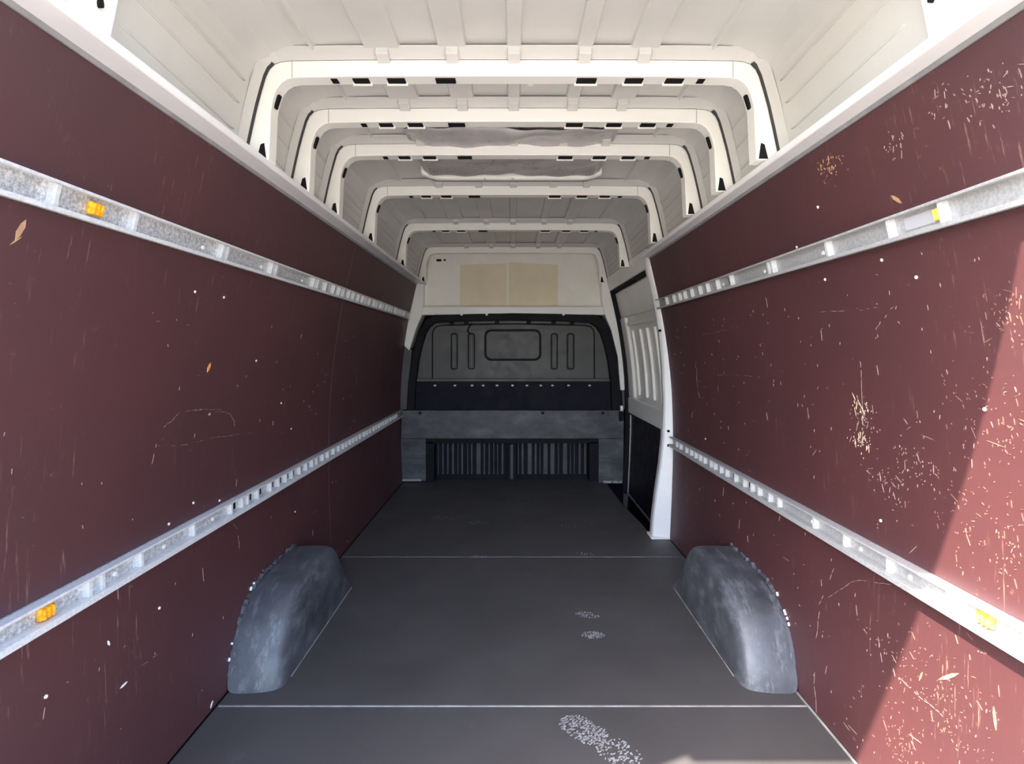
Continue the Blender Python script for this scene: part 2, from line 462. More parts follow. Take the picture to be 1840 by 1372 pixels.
# crumpled roof vent dish between the second and fourth bows
rv = root('roof_vent', (-.01, 2.35, 1.89), 'crumpled grey film over a roof vent with a white curved front lip', 'roof vent')
random.seed(3)
nx, ny = 26, 20
mb = MB(); rows = []
for j in range(ny + 1):
    y = 2.06 + (2.60 - 2.06) * j / ny; row = []
    for i in range(nx + 1):
        u = -1 + 2 * i / nx; x = -.005 + u * .40
        d = .012 + .020 * (1 - u ** 4) * math.sin(math.pi * j / ny) ** .5
        d += .007 * math.sin(9 * j / ny * 2 + 2.2 * u + 1.4 * math.sin(3 * u)) * (1 - u ** 4) + .003 * math.sin(17 * u + 11 * j / ny)
        row.append((x, y, 1.880 - d))
    rows.append(row)
for a, b in zip(rows, rows[1:]): mb.quadstrip(a, b)
o = part('vent_film', mb, 'vent_film', rv, smooth=True)
so = o.modifiers.new('solid', 'SOLIDIFY'); so.thickness = .003; so.offset = 1
lip = []
for i in range(29):
    u = -1 + 2 * i / 28
    x = -.005 + u * .41; y = 2.625 - .09 * max(0, (abs(u) - .86) / .14) ** 1.6
    lip.append([(x, y - .012, 1.858), (x, y + .012, 1.848), (x, y + .016, 1.89), (x, y - .010, 1.89)])
part('lip', MB().loft(lip), 'bow_paint', rv, smooth=True)
for x in (-.13, .0):
    part('lip_screw', MB().loft([[(x + .006 * math.cos(a), y, 1.852 + .005 * math.sin(a)) for a in [k * math.pi / 4 for k in range(8)]] for y in (2.610, 2.618)]), 'galvanised', rv)
# small round white button in the second bay
sp = at(953, 163, 1.77)
tag(part('roof_button', MB().loft([[(sp.x + q * math.cos(a), 1.75 + q * math.sin(a), zc) for a in [k * math.pi / 6 for k in range(12)]] for q, zc in ((.012, 1.892), (.010, 1.882), (.004, 1.879))]), 'rivet_white'),
    'small round white button on the roof between the first two bows', 'button')

# rear uprights at the top corners
for s, y0, y1, side in ((-1, .935, 1.028, 'left'), (1, .92, .998, 'right')):
    mb = MB(); zs = [1.59, 1.66, 1.735, 1.80]
    r = root('rear_post', (s * .75, (y0 + y1) / 2, CAP[s]), 'white rear body post with an oval slot, top %s corner of the photo' % side, 'post', 'rear body posts')
    ring = []
    for z in zs:
        xi = upper_side(z) - .022; xo = upper_side(z) + .03
        ring.append([(s * xo, y0, z), (s * xi, y0 + .012, z), (s * xi, y1 - .006, z), (s * xo, y1, z)])
    part('post_shell', mb.loft(ring), 'white_paint', r, bevel=.004)
    zc = 1.668; yc = y0 + .045; x = s * (upper_side(zc) - .0235); x2 = s * (upper_side(zc) - .016)
    pts = [(yc + .006 * math.cos(a), zc + .014 * math.sin(a) + (.004 if math.sin(a) > 0 else -.004)) for a in [k * math.pi / 6 for k in range(12)]]
    part('oval_slot', MB().loft([[(x + s * (1.668 - z) * .19 * -1, y, z) for y, z in pts], [(x2, y, z) for y, z in pts]]), 'dark_hole', r)

# ------------------------------------------------------------------ lashing rails
def frame(s, z):
    d = (W(z + .01) - W(z - .01)) / .02
    t = Vector((s * d, 0, 1)).normalized(); n = Vector((-s, 0, d)).normalized()
    return Vector((s * W(z), 0, z)), n, t
def rail_prism(s, zc, n0, n1, t0, t1, y0, y1):
    o, n, t = frame(s, zc)
    sec = lambda y: [o + n * a + t * b + Vector((0, y, 0)) for a, b in ((n0, t0), (n1, t0), (n1, t1), (n0, t1))]
    return MB().loft([sec(y0), sec(y1)])
def seq(a, b, step, jit, seed):
    random.seed(seed); y = a; out = []
    while y < b:
        out.append(y + random.uniform(-jit, jit)); y += step
    return out
DIV = {(-1, 1): [.976, 1.18, 1.535, 1.560, 1.85, 1.885, 2.24, 2.29] + seq(2.40, 4.2, .082, .018, 1),
       (-1, 0): [1.155, 1.192, 1.317, 1.535] + seq(1.72, 4.25, .072, .02, 2),
       (1, 1): [1.042, 1.186, 1.42, 1.72, 1.745, 2.05] + seq(2.2, 3.0, .10, .02, 3),
       (1, 0): [1.12, 1.30, 1.47, 1.62] + seq(1.85, 3.02, .070, .02, 4)}
RLAB = {(-1, 1): 'upper galvanised lashing rail on the left wall', (-1, 0): 'lower pale lashing rail on the left wall, ending at the bulkhead beam',
        (1, 1): 'upper aluminium lashing rail on the right wall', (1, 0): 'lower lashing rail on the right wall, its near end sunlit'}
for (s, k), zc in RAIL.items():
    ye = (4.33 if k else 4.42) if s < 0 else PILLAR - .012
    o, n, t = frame(s, zc)
    r = root('lashing_rail', (o.x, (REAR + ye) / 2, zc), RLAB[s, k], 'rail', 'lashing rails along the side walls')
    webm = 'galvanised' if (s < 0) else 'dimmed_aluminium'
    lipm = 'aluminium' if s < 0 else 'dimmed_aluminium'
    y0 = REAR + .01
    part('web', rail_prism(s, zc, -.008, .003, -RH, RH, y0, ye), webm, r)
    part('lip', rail_prism(s, zc, .001, .024 if k else .026, RH - .0055, RH, y0, ye), lipm, r, bevel=.001, seg=1)
    part('lip', rail_prism(s, zc, .001, .024 if k else .028, -RH, -RH + (.009 if k else .013), y0, ye), lipm, r, bevel=.001, seg=1)
    base = rail_prism(s, zc, .002, .018, -RH + .009, RH - .006, -.0045, .0045)
    me = base.mesh('divider')
    for y in DIV[s, k]:
        if y < ye - .01:
            d = link('divider', me, 'aluminium', r, local=True, loc=(-o.x, y - (REAR + ye) / 2, -zc))
    # punched dark slots between the dividers
    me = rail_prism(s, zc, .0025, .0036, -RH * .40, RH * .55, -.011, .011).mesh('punched_slot')
    if s < 0:
        ys = [v + .038 for v in DIV[s, k] if v > (2.3 if k else 1.7)]
    else:
        ys = [v + .036 for v in DIV[s, k] if v > 2.0][::2]
    for y in ys:
        if y < ye - .02: link('punched_slot', me, 'dark_hole', r, local=True, loc=(-o.x, y - (REAR + ye) / 2, -zc))
    # fixing screws
    random.seed(9 + k + s)
    for y in ([1.46, 1.80, 2.15] if k else [1.245, 1.42, 1.65]):
        c = o + n * .003 + Vector((0, y, 0)) - t * .004
        ring = lambda h, q: [c + n * h + Vector((0, q * math.cos(a), 0)) + t * (q * math.sin(a)) for a in [j * math.pi / 4 for j in range(8)]]
        part('screw', MB().loft([ring(0, .006), ring(.003, .005)]), 'rivet_white', r)
# plastic clips set in the rails
def clip(s, k, y, mat, label, ln=.034):
    zc = RAIL[s, k]; o, n, t = frame(s, zc)
    c = o + Vector((0, y, 0))
    r = root('rail_clip', c, label, 'clip', 'plastic clips in the lashing rails')
    def bx(a0, a1, b0, b1, e0, e1):
        sec = lambda yy: [c + n * a + t * b + Vector((0, yy, 0)) for a, b in ((a0, b0), (a1, b0), (a1, b1), (a0, b1))]
        return MB().loft([sec(e0), sec(e1)])
    cbod = part('clip_body', bx(.003, .013, -.012, .013, -ln / 2, ln / 2), mat, r, bevel=.003)
    for q in (-.3, 0, .3):
        part('clip_rib', bx(.012, .017, -.010, .011, ln * q - .003, ln * q + .003), mat, cbod, bevel=.001)
clip(-1, 1, 1.076, 'amber_plastic', 'orange plastic clip in the upper rail of the left wall')
clip(-1, 0, 1.055, 'amber_plastic', 'orange-yellow plastic clip in the lower rail of the left wall')
clip(1, 1, 1.052, 'yellow_plastic', 'pale yellow plastic clip beside a foil label, upper right rail', .024)
clip(1, 0, 1.040, 'yellow_plastic', 'washed-out yellow clip in the sunlit lower right rail')
zc = RAIL[1, 1]; o, n, t = frame(1, zc)
tag(part('foil_label', rail_prism(1, zc, .0032, .0042, -.012, .014, 1.075, 1.155), 'foil_label'), 'pale silver label stuck inside the upper right rail', 'label')

# ------------------------------------------------------------------ wheel arch covers
def arch(s):
    side = ('left', 'right')[s > 0]
    r = root('wheel_arch_cover', (s * .80, 2.10, 0), 'scuffed black plastic wheel arch cover against the %s wall' % side, 'wheel arch', 'wheel arch covers')
    prof = [(1.700, .002), (1.712, .045), (1.745, .115), (1.790, .178), (1.850, .224), (1.930, .250), (2.05, .258), (2.18, .258), (2.255, .258), (2.285, .246), (2.34, .190), (2.42, .095), (2.50, .002)]
    yc = 2.10
    rings = []
    for i, (y, z) in enumerate(prof):
        sec = []
        # across: wall -> top -> rounded shoulder -> inner face -> foot
        for x, dz, kx in ((W(z) - .001, 0, 1.0), (.84, .002, 1.0), (.79, .003, .995), (.750, .002, .975), (.730, -.008, .950), (.720, -.030, .920), (.716, -.10, .895), (.714, -1, .885)):
            zz = max(0.0, z + dz * min(1, z / .10)) if dz > -.9 else 0.0
            if z < .01: zz = 0.0
            near = y < yc
            kk = kx if near else 1 - (1 - kx) * .35
            sec.append((s * x, yc + (y - yc) * kk, zz))
        rings.append(sec)
    mb = MB().loft(rings, closed=False)
    o = link('shell', mb.mesh('shell', True), 'arch_plastic', r, sub=2)
    # pale cut edge of the floor sheet along the inner foot
    st = MB().loft([[(s * .713, y, 0), (s * .7105, y, 0), (s * .7105, y, .002), (s * .713, y, .002)] for y in (1.79, 2.46)])
    part('foot_strip', st, 'seam_white', r)
    # torn sealant along the wall
    random.seed(11 + s)
    mb = MB()
    for q in range(46):
        i = random.randint(1, 7); f = random.random()
        y = prof[i][0] * (1 - f) + prof[i + 1][0] * f; z = prof[i][1] * (1 - f) + prof[i + 1][1] * f
        a = random.uniform(.003, .007); b = random.uniform(.006, .022)
        dy = prof[i + 1][0] - prof[i][0]; dz = prof[i + 1][1] - prof[i][1]; L = math.hypot(dy, dz); dy /= L; dz /= L
        z += .002; x = W(z) - .002
        jit = random.uniform(-.006, .008)
        p = [(y - dy * b, z - dz * b), (y + dz * a, z + a + jit), (y + dy * b, z + dz * b + jit)]
        mb.loft([[(s * (x + .002), yy, zz) for yy, zz in p], [(s * (x - random.uniform(.004, .012)), yy, zz) for yy, zz in p]])
    tag(part('sealant_scraps', mb, 'arch_plastic', r), 'ragged sealant along the wall', kind='stuff')
    mb = MB()
    for q in range(5):
        i = random.randint(1, 4); f = random.random()
        y = prof[i][0] * (1 - f) + prof[i + 1][0] * f - .008; z = prof[i][1] * (1 - f) + prof[i + 1][1] * f + .008
        a = random.uniform(.0015, .0035); b = random.uniform(.003, .009)
        mb.loft([[(s * W(z), y - b * .4, z - b), (s * W(z), y + a, z), (s * W(z), y + b * .4, z + b), (s * W(z), y - a, z)],
                 [(s * (W(z) - .006), y - b * .3, z - b * .8), (s * (W(z) - .006), y + a * .6, z), (s * (W(z) - .006), y + b * .3, z + b * .8), (s * (W(z) - .006), y - a * .6, z)]])
    tag(part('filler_scraps', mb, 'rivet_white', r), 'white crumbs of filler', kind='stuff')
arch(-1); arch(1)

# ------------------------------------------------------------------ bulkhead
YB = FRONT
wf = MB().box(-.95, .95, YB + .16, YB + .22, -.25, 1.95)
wf_o = tag(part('wall_front', wf, 'bulkhead_dark'), 'dark front wall of the cargo space behind the bulkhead', 'wall', kind='structure')

def px_poly(pts, y): return [xz(a, b, y) for a, b in pts]
def rrect(x0, y0, x1, y1, r, n=5):
    pts = []
    for cx, cy, a0 in ((x1 - r, y0 + r, -90), (x1 - r, y1 - r, 0), (x0 + r, y1 - r, 90), (x0 + r, y0 + r, 180)):
        for k in range(n + 1):
            a = math.radians(a0 + 90 * k / n); pts.append((cx + r * math.cos(a), cy + r * math.sin(a)))
    return pts

bk = root('bulkhead_partition', (0, YB, .56), 'black and grey pressed steel bulkhead with a blanked window and four slots', 'bulkhead')
outer = [(731, 742), (734, 690), (740, 645), (748, 612), (757, 588), (768, 573), (784, 565), (850, 562), (921, 561), (1000, 562), (1068, 565), (1084, 573), (1094, 588), (1103, 612), (1111, 645), (1117, 690), (1120, 742)]
inner = [(745, 742), (748, 690), (753, 648), (759, 620), (766, 598), (772, 588), (782, 580), (850, 577), (921, 576), (1000, 577), (1060, 580), (1072, 588), (1079, 600), (1086, 622), (1092, 648), (1097, 690), (1099, 742)]
part('rubber_surround', MB().ring(px_poly(outer, YB), px_poly(inner, YB), YB - .03, YB + .10), 'rubber', bk, bevel=.008)
back = [(745, 684)] + inner[1:-1] + [(1098, 684)]
part('pressed_panel', MB().prism(px_poly(back, YB), YB + .035, YB + .06), 'bulkhead_grey', bk)
def frame_line(pts, wpx, name, mat, closed=True, par=None, y0=YB + .028, y1=YB + .036):
    c = (sum(p[0] for p in pts) / len(pts), sum(p[1] for p in pts) / len(pts))
    n = len(pts); inn_ = []
    for i, p in enumerate(pts):
        a = pts[i - 1] if (i > 0 or closed) else p; b = pts[(i + 1) % n] if (i < n - 1 or closed) else p
        tx, ty = b[0] - a[0], b[1] - a[1]; L = math.hypot(tx, ty) or 1
        nx_, ny_ = -ty / L, tx / L
        if (c[0] - p[0]) * nx_ + (c[1] - p[1]) * ny_ < 0: nx_, ny_ = -nx_, -ny_
        inn_.append((p[0] + nx_ * wpx, p[1] + ny_ * wpx))
    return part(name, MB().ring(px_poly(pts, YB), px_poly(inn_, YB), y0, y1, closed=closed), mat, par or bk)
wb = part('window_blank', MB().prism(px_poly(rrect(873, 594, 970, 645, 10), YB), YB + .026, YB + .04), 'bulkhead_grey', bk, bevel=.006)
frame_line(rrect(870, 591, 973, 648, 12), 3.2, 'window_seal', 'groove_dark', par=wb)
for xa, xb_ in ((809, 822), (840, 853), (990, 1003), (1019, 1033)):
    o = frame_line(rrect(xa, 598, xb_, 664, 5), 2.0, 'slot_rim', 'groove_dark')
    part('slot_recess', MB().prism(px_poly(rrect(xa + 3, 601, xb_ - 3, 661, 3), YB), YB + .026, YB + .04), 'bulkhead_grey', o, bevel=.004)
arc = [(775, 684), (775, 600), (777, 591), (783, 585), (792, 583), (921, 580), (1050, 583), (1062, 585), (1068, 591), (1070, 600), (1070, 684)]
frame_line(arc, 2.2, 'pressed_groove', 'groove_dark', closed=False)
part('top_channel', MB().prism(px_poly([(790, 575), (1055, 575), (1052, 581), (793, 581)], YB), YB + .005, YB + .03), 'bulkhead_grey', bk, bevel=.003)
for x in (812, 838, 893, 950, 995, 1028):
    part('clip', MB().prism(px_poly(rrect(x - 4, 572, x + 4, 583, 2, 2), YB), YB - .004, YB + .01), 'rubber', bk)
part('lower_panel', MB().prism(px_poly([(745, 684), (1098, 684), (1099, 745), (745, 745)], YB), YB + .02, YB + .06), 'bulkhead_dark', bk)
part('ledge', MB().prism(px_poly([(748, 680), (1096, 680), (1097, 685.5), (747, 685.5)], YB), YB + .005, YB + .05), 'bulkhead_grey', bk, bevel=.004)
for x in (781, 817, 848, 868, 893, 921, 947, 972, 993, 1022, 1060):
    part('rivet', MB().prism(px_poly(rrect(x - 2.4, 691, x + 2.4, 694, 1.2, 2), YB), YB + .015, YB + .022), 'foil_label', bk)
# cable dangling at the upper left of the panel
def tube(pts, r, n=6):
    rings = []
    for i, p in enumerate(pts):
        p = Vector(p); d = (Vector(pts[min(i + 1, len(pts) - 1)]) - Vector(pts[max(i - 1, 0)])).normalized()
        a = d.orthogonal().normalized(); b = d.cross(a)
        if i and a.dot(pa) < 0: a, b = -a, -b
        pa = a
        rings.append([p + a * r * math.cos(k * 2 * math.pi / n) + b * r * math.sin(k * 2 * math.pi / n) for k in range(n)])
    return MB().loft(rings)
part('cable', tube([at(x, y, YB + .01) for x, y in ((846, 572), (848, 580), (842, 588), (840, 594), (845, 600))], .006), 'rubber', bk, smooth=True)

# side pillars of the bulkhead
def pill(pts_o, pts_i, y0, y1):
    o_ = [(max(x, -(W(z) + .012)), z) for x, z in px_poly(pts_o, YB)]
    return MB().ring(o_, px_poly(pts_i, YB), y0, y1)
lp = root('bulkhead_post', (-.87, YB, 0), 'white over grey body post left of the bulkhead', 'post', 'body posts beside the bulkhead')
part('white_upper', pill([(738, 500), (737, 530), (736, 560), (732, 590), (728, 620)], [(763, 500), (762, 540), (760, 566), (749, 592), (737, 630)], YB - .05, YB + .12), 'white_paint', lp, bevel=.006)
part('grey_lower', pill([(722, 610), (718, 690), (716, 735)], [(741, 628), (735, 690), (733, 735)], YB - .02, YB + .12), 'bulkhead_grey', lp, bevel=.004)
rp = root('bulkhead_post', (.87, YB, 0), 'white over grey body post between the bulkhead and the sliding door', 'post', 'body posts beside the bulkhead')
part('white_upper', pill([(1078, 500), (1080, 540), (1085, 566), (1096, 592), (1108, 640), (1113, 700)], [(1108, 500), (1108, 540), (1110, 566), (1114, 592), (1119, 640), (1121, 700)], YB - .05, YB + .12), 'white_paint', rp, bevel=.006)
part('grey_lower', pill([(1108, 628), (1113, 690), (1115, 735)], [(1116, 628), (1121, 690), (1122, 735)], YB - .03, YB + .12), 'bulkhead_grey', rp, bevel=.004)

# cross beam and footwell openings
cb = root('cross_beam', (0, YB, .35), 'worn dark grey steel beam across the foot of the bulkhead', 'beam')
part('beam_face', MB().prism(px_poly([(722, 736), (1120, 736), (1120, 787), (722, 787)], YB), YB - .035, YB + .08), 'worn_beam', cb, bevel=.006)
for x in (755, 975, 1083):
    part('bolt', MB().prism(px_poly(rrect(x - 3, 739, x + 3, 744, 2, 2), YB - .03), YB - .041, YB - .034), 'groove_dark', cb)
for s, pts, lab in ((-1, [(721, 787), (766, 787), (766, 863), (721, 863)], 'left'), (1, [(1075, 787), (1120, 787), (1120, 867), (1075, 867)], 'right')):
    r = root('footwell_upright', (s * .78, YB, 0), 'dark scuffed upright panel under the %s end of the cross beam' % lab, 'panel', 'uprights under the cross beam')
    part('upright_face', MB().prism(px_poly(pts, YB), YB - .02, YB + .08), 'worn_beam', r, bevel=.004)
    x0, x1 = pts[0][0], pts[1][0]
    part('foot_strip', MB().prism(px_poly([(x0 + 2, 860), (x1 - 9, 860), (x1 - 9, 863.5), (x0 + 2, 863.5)] if s < 0 else [(x0 + 9, 863), (x1 - 3, 863), (x1 - 3, 867), (x0 + 9, 867)], YB - .02), YB - .034, YB - .018), 'chrome_strip', r)
    zc = xz(0, 822, YB)[1]
    xa, xb_ = xz(x0 + 2, 0, YB)[0], xz(x1 - 2, 0, YB)[0]
    part('weld_line', MB().box(xa, xb_, YB - .023, YB - .018, zc - .004, zc + .004), 'liner_metal', r)
fr = root('footwell_surround', (0, YB, 0), 'black frame around the two footwell openings with a centre post', 'frame')
YR = YB + .10
part('frame_top', MB().prism(px_poly([(764, 786), (1077, 786), (1077, 796), (764, 796)], YB), YB + .0, YB + .12), 'rubber', fr)
part('frame_side', MB().prism(px_poly([(764, 794), (780, 794), (780, 868), (764, 868)], YB), YB + .0, YB + .12), 'rubber', fr)
part('frame_side', MB().prism(px_poly([(1059, 794), (1077, 794), (1077, 868), (1059, 868)], YB), YB + .0, YB + .12), 'rubber', fr)
part('centre_post', MB().prism(px_poly([(913, 794), (927, 794), (927, 866), (913, 866)], YB), YB + .04, YB + .12), 'rubber', fr)
part('centre_strip', MB().prism(px_poly([(917, 800), (922, 800), (922, 862), (917, 862)], YB), YB + .034, YB + .042), 'liner_metal', fr)
for x0, x1, lab in ((778, 915, 'left'), (925, 1061, 'right')):
    r = root('footwell_liner', at((x0 + x1) / 2, 866, YR), 'dark corrugated liner in the %s footwell opening' % lab, 'liner', 'corrugated footwell liners')
    part('liner_sheet', MB().prism(px_poly([(x0, 792), (x1, 792), (x1, 870), (x0, 870)], YB), YR + .02, YR + .04), 'bulkhead_dark', r)
    random.seed(x0)
    x = x0 + 5
    while x < x1 - 8:
        w = random.choice((3, 4, 5, 9))
        part('corrugation', MB().prism(px_poly([(x, 799), (x + w, 799), (x + w, 857), (x, 857)], YB), YR, YR + .024), 'liner_metal', r, bevel=.004, seg=1)
        x += w + random.choice((4, 5, 6))

# overhead panel above the bulkhead
oh = root('overhead_panel', (0, YB, 1.40), 'cream upper bulkhead panel under the farthest roof bow', 'panel')
part('panel_sheet', MB().prism(px_poly([(756, 556), (762, 500), (772, 448), (800, 436), (1045, 436), (1072, 448), (1082, 500), (1088, 556)], YB), YB + .04, YB + .09), 'cream_panel', oh)
part('shelf_ledge', MB().prism(px_poly([(755, 551), (1089, 551), (1093, 560), (1096, 566), (748, 566), (752, 560)], YB), YB - .03, YB + .10), 'trim_paint', oh, bevel=.006)
for x, w, h in ((783, 9, 4), (796, 4, 3), (865, 9, 2), (900, 10, 2), (940, 9, 2)):
    yy = 464 if x < 800 else 450
    part('vent_hole', MB().prism(px_poly([(x, yy), (x + w, yy), (x + w, yy + h), (x, yy + h)], YB), YB + .036, YB + .045), 'dark_hole', oh)
tag(part('card_sheet', MB().prism(px_poly([(826, 474), (911, 472), (911, 549), (826, 549)], YB), YB + .034, YB + .040), 'beige_card'), 'beige card on the left half of the cream overhead panel', 'card', 'beige cards on the overhead panel')
tag(part('card_sheet', MB().prism(px_poly([(914, 470), (1003, 474), (1003, 549), (914, 549)], YB), YB + .034, YB + .040), 'beige_card'), 'beige card on the right half of the cream overhead panel', 'card', 'beige cards on the overhead panel')
for x in (830, 875, 1012):
    part('plug', MB().prism(px_poly(rrect(x - 2, 560, x + 2, 567, 1, 2), YB), YB - .036, YB - .028), 'rivet_white', oh)

# ------------------------------------------------------------------ sliding door
d = tag(part('door_1', wall_slab(1, PILLAR + .10, YB + .2, -.25, 1.56, .052, .10, 16), 'white_paint'), 'white sliding side door with a black lower lining panel', 'door', kind='structure')
def dslab(y0, y1, z0, z1, o0, o1, n=6): return wall_slab(1, y0, y1, z0, z1, o0, o1, n)
DY0, DY1 = PILLAR + .10, 4.40
part('belt_band', dslab(DY0, DY1, .56, .685, .020, .056), 'white_paint', d, bevel=.008)
part('top_band', dslab(DY0, DY1, 1.30, 1.50, .034, .056), 'white_paint', d, bevel=.010)
part('door_stile', dslab(4.22, DY1, .685, 1.30, .026, .056, 10), 'white_paint', d, bevel=.010)
part('door_stile', dslab(DY0, 3.30, .685, 1.30, .026, .056, 10), 'white_paint', d, bevel=.010)
for y in (3.46, 3.66, 3.86, 4.10):
    part('pressed_rib', dslab(y - .011, y + .011, .72, 1.20, .034, .056, 10), 'white_paint', d, bevel=.009, seg=3)
part('crease', dslab(3.30, 4.22, 1.235, 1.262, .036, .056), 'white_paint', d, bevel=.008)
lin = part('lining_panel', dslab(DY0, 4.34, -.24, .555, .030, .054), 'door_black', d, bevel=.003)
part('edge_strip', dslab(DY0, 4.34, -.070, -.060, .022, .040), 'chrome_strip', lin, bevel=.003)
part('edge_strip', dslab(4.330, 4.342, -.06, .55, .022, .040), 'chrome_strip', lin, bevel=.003)
part('door_seal', dslab(4.385, 4.42, -.08, 1.53, -.002, .050, 14), 'rubber', d, bevel=.006)
part('door_seal', dslab(DY0, 4.40, 1.505, 1.530, .004, .050, 4), 'rubber', d, bevel=.004)
c = at(1117, 733, 4.36)
part('latch', MB().box(c.x - .012, c.x + .012, 4.345, 4.375, c.z - .022, c.z + .022), 'rivet_white', d, bevel=.006)
part('latch', MB().box(c.x - .02, c.x + .012, 4.345, 4.375, c.z - .10, c.z - .03), 'rubber', d, bevel=.008)
# header over the door and the step well
hz = MB()
zs = [1.520, 1.56, 1.62]
r = lambda y: [(W(z) - .008, y, z) for z in zs] + [(W(z) + .09, y, z) for z in reversed(zs)]
o = part('trim_4', hz.loft([r(PILLAR + .02), r(YB + .12)]), 'white_paint', bevel=.008)
tag(o, 'white steel header over the sliding door opening', 'trim', kind='structure')
st = MB().box(.66, 1.0, PILLAR - .10, YB + .22, -.30, -.22)
st.box(.66, .70, PILLAR - .10, YB + .22, -.22, -.05)
st.box(.70, .96, PILLAR - .10, PILLAR - .06, -.22, -.02)
tag(part('step_well', st, 'rubber'), 'black step well below the sliding door', 'step', kind='structure')
# flared white pillar behind the door opening
dp = root('door_pillar', (.83, PILLAR + .06, 0), 'white flared pillar at the rear edge of the sliding door', 'pillar')
zs = [0.0, .10, .25, .40, .55, .75, .95, 1.15, 1.35, 1.50, 1.60]
inn_x = [.775, .782, .800, .822, .838, .845, .838, .820, .785, .752, .735]
rings = []
for z, xi in zip(zs, inn_x):
    w = W(z)
    rings.append([(w + .012, PILLAR - .002, z), (w - .004, PILLAR - .004, z), (xi + .010, PILLAR + .012, z), (xi + .004, PILLAR + .030, z), (xi + .012, PILLAR + .10, z), (w + .06, PILLAR + .13, z)])
part('pillar_shell', MB().loft(rings), 'trim_paint', dp, bevel=.004)
part('foot_plate', MB().box(.770, .880, PILLAR - .010, PILLAR + .10, 0.0, .010), 'rivet_white', dp, bevel=.003)
for z in (.52, .60, 1.16):
    part('bolt', MB().box(W(z) - .030, W(z) - .018, PILLAR - .004, PILLAR + .012, z - .006, z + .006), 'dark_hole', dp)

# ------------------------------------------------------------------ wear on the lining and the floor
def flake(mb, s, y, z, ln, wd, ang, off=.0012):
    """thin lens-shaped flake lying on the wall"""
    ca, sa = math.cos(ang), math.sin(ang)
    pts = []
    for u, v in ((-1, 0), (-.3, .9), (.5, .7), (1, 0), (.4, -.8), (-.5, -.6)):
        a, b = u * ln / 2, v * wd / 2
        pts.append((y + a * ca - b * sa, z + a * sa + b * ca))
    mb.loft([[wall_pt(s, yy, zz, -.001) for yy, zz in pts], [wall_pt(s, yy, zz, off) for yy, zz in pts]])
def ok(s, z): return all(abs(z - RAIL[s, k]) > RH + .02 for k in (0, 1)) and .02 < z < TOP[s] - .03
for s, par, n, ymax in ((-1, wl_o, 110, 3.2), (1, wr_o, 360, 3.0)):
    random.seed(21 + s); mb = MB(); q = 0
    while q < n:
        y = .80 + (ymax - .80) * random.random() ** 1.3; z = random.uniform(.03, 1.25 if s > 0 else 1.15)
        if s > 0 and z > .58 and random.random() < .35: z = random.uniform(.6, 1.2)
        if not ok(s, z): continue
        ang = random.choice((math.pi / 2, math.pi / 2, random.uniform(0, math.pi), 0.05)) + random.uniform(-.25, .25)
        big = random.random()
        ln = random.uniform(.003, .011) if big < .88 else random.uniform(.015, .04)
        flake(mb, s, y, z, ln, random.uniform(.0008, .0022), ang)
        q += 1
    tag(part('scratch_marks', mb, 'dust_mark', par), 'pale scratches and nicks', kind='stuff')
    # long scratches drawn as thin polylines
    mb = MB()
    lines = {-1: [[(272, 835), (285, 775), (330, 735), (400, 735)], [(285, 800), (330, 800), (385, 785), (455, 778)], [(430, 985), (428, 950), (400, 925)], [(255, 1195), (285, 1175)], [(350, 735), (415, 742), (422, 765)]],
             1: [[(1470, 1330), (1462, 1180), (1475, 1080), (1540, 1040), (1600, 1050)], [(1285, 672), (1330, 674), (1375, 678)], [(1250, 650), (1252, 690), (1258, 715)], [(1574, 592), (1605, 550)], [(1470, 560), (1540, 557), (1575, 552)], [(1545, 640), (1552, 760), (1550, 800)], [(1470, 1090), (1500, 1020)], [(1810, 945), (1840, 942)], [(1700, 1290), (1640, 1240), (1615, 1215)], [(1262, 600), (1330, 588)]]}[s]
    for ln in lines:
        P = []
        for (a, b), (c2, d2) in zip(ln, ln[1:]):
            for k in range(6): P.append((a + (c2 - a) * k / 6, b + (d2 - b) * k / 6))
        P.append(ln[-1])
        for _ in range(2):
            P = [P[0]] + [q for a, b in zip(P[::2], P[2::2]) for q in ((a[0] * .75 + b[0] * .25, a[1] * .75 + b[1] * .25), (a[0] * .25 + b[0] * .75, a[1] * .25 + b[1] * .75))] + [P[-1]]
        P = [wall_at(px + random.gauss(0, .8), py + random.gauss(0, .8)) for px, py in P]
        for (_, y0, z0), (_, y1, z1) in zip(P, P[1:]):
            L = math.hypot(y1 - y0, z1 - z0)
            if random.random() < .3 or not ok(s, (z0 + z1) / 2): continue
            flake(mb, s, (y0 + y1) / 2, (z0 + z1) / 2, L * random.uniform(.7, 1.1), random.uniform(.0008, .0018), math.atan2(z1 - z0, y1 - y0), .001)
    tag(part('long_scratches', mb, 'dust_mark', par), 'long thin scratches', kind='stuff')
    dots = {-1: [(350, 524), (303, 941), (394, 899), (347, 903), (505, 724), (460, 648), (402, 534), (530, 919), (286, 1092), (82, 1251), (523, 770)],
            1: [(1268, 788), (1585, 467), (1647, 498), (1483, 502), (1583, 935), (1432, 444), (1470, 372), (1313, 983), (1770, 735)]}[s]
    for px, py in dots:
        _, y, z = wall_at(px, py)
        ring = lambda q, off: [wall_pt(s, y + q * math.cos(a), z + q * math.sin(a), off) for a in [k * math.pi / 4 for k in range(8)]]
        part('screw_head', MB().loft([ring(.004, -.001), ring(.0035, .002)]), 'rivet_white', par)
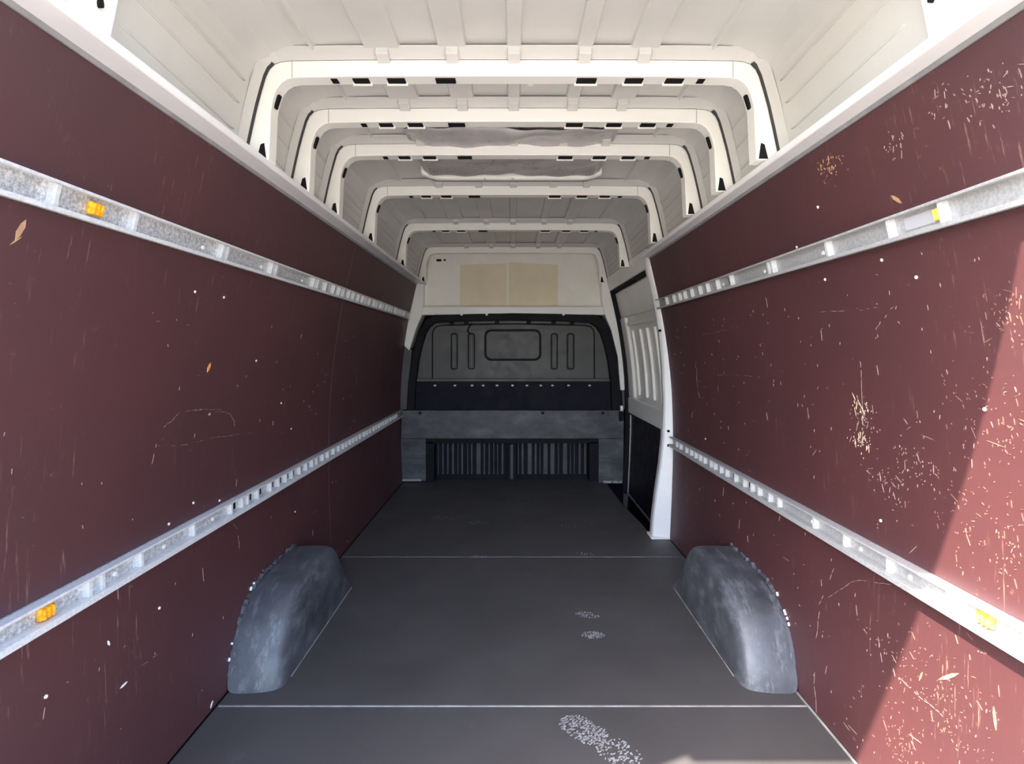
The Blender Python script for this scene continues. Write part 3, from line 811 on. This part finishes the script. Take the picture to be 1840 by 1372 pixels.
chips = [(36, 413, .040, .013, 1.25, 'chip_wood', 'torn spot of bare wood'), (28, 432, .026, .003, .75, 'chip_wood', None), (375, 660, .030, .014, 1.1, 'chip_orange', 'orange splintered spot'), (376, 744, .012, .009, .3, 'chip_wood', None),
         (1611, 358, .034, .010, .75, 'chip_wood', 'torn spot of bare wood'), (1705, 1215, .070, .009, 2.45, 'chip_wood', None), (1788, 1290, .040, .006, 1.4, 'chip_wood', None), (1655, 1215, .026, .004, 1.9, 'chip_wood', None), (222, 1230, .024, .006, .1, 'rivet_white', None), (195, 1155, .014, .006, 1.9, 'rivet_white', None), (380, 1265, .020, .008, .8, 'rivet_white', None)]
for px, py, ln, wd, ang, mat, lab in chips:
    s, y, z = wall_at(px, py)
    mb = MB(); flake(mb, s, y, z, ln, wd, ang, .0015)
    o = part('chip', mb, mat, wl_o if s < 0 else wr_o)
    if lab: o['label'] = lab
# rubbed scuff clusters on the right lining
for px, py, spread, n, mat in ((1490, 300, .035, 60, 'chip_wood'), (1610, 260, .03, 25, 'dust_mark'), (1790, 170, .05, 60, 'dust_mark'), (1690, 180, .03, 20, 'dust_mark'), (1555, 760, .05, 40, 'dust_mark'), (1640, 830, .06, 50, 'dust_mark'), (1600, 1180, .07, 40, 'dust_mark'), (1547, 735, .030, 40, 'chip_pale'), (1550, 790, .035, 45, 'chip_pale'), (1600, 870, .06, 50, 'dust_mark'), (1790, 950, .12, 160, 'chip_sun'), (1700, 1260, .12, 160, 'chip_sun'), (1620, 1330, .07, 80, 'chip_sun'), (1815, 560, .05, 60, 'chip_sun'), (1790, 750, .10, 110, 'chip_sun')):
    s, y, z = wall_at(px, py); random.seed(px); mb = MB()
    for q in range(n):
        zz = z + random.gauss(0, spread * .5)
        if ok(s, zz): flake(mb, s, y + random.gauss(0, spread * .6), zz, random.uniform(.002, .007) * (1 + 2.2 * (random.random() < .15)), random.uniform(.0008, .0022), random.choice((random.uniform(0, 3.1), random.gauss(1.57, .3))))
    tag(part('scuff', mb, mat, wr_o), None, kind='stuff')

def boot(px, py, ang, L, Wd, n, seed, rows=8):
    p0 = at(px, py, H * F / (py - CY)); random.seed(seed); mb = MB()
    ca, sa = math.cos(ang), math.sin(ang)
    for q in range(n):
        u = random.randint(-rows, rows) / rows; v = random.uniform(-1, 1)
        if (abs(u) ** 3 + abs(v) ** 3) > 1.05: continue
        a = u * L / 2 + random.gauss(0, .002); b = v * Wd / 2
        cx, cy = p0.x + a * ca - b * sa, p0.y + a * sa + b * ca
        r1, r2, th = random.uniform(.0015, .0032), random.uniform(.0012, .006), ang + math.pi / 2 + random.gauss(0, .35)
        c1, s1 = math.cos(th), math.sin(th)
        pts = [(cx + x * c1 - y * s1, cy + x * s1 + y * c1) for x, y in ((-r2, 0), (-r2 * .3, r1), (r2, r1 * .3), (r2 * .2, -r1))]
        mb.loft([[(x, y, -.0005) for x, y in pts], [(x, y, .0005) for x, y in pts]])
    tag(part('boot_print', mb, 'boot_dust', floor), 'dusty boot print', kind='stuff')
boot(1048, 1310, 2.35, .135, .085, 330, 5)
boot(1112, 1352, 2.2, .11, .09, 130, 6)
boot(1055, 1104, 2.9, .085, .045, 110, 7, 4)
boot(1066, 1140, 3.1, .075, .05, 110, 8, 4)
boot(860, 1000, 3.0, .10, .05, 40, 9, 3)
boot(1050, 995, 3.0, .08, .05, 30, 10, 3)
boot(860, 938, 3.0, .12, .09, 40, 12, 3)
boot(795, 930, 3.0, .16, .08, 30, 13, 3)
boot(1025, 945, 3.0, .16, .08, 30, 14, 3)
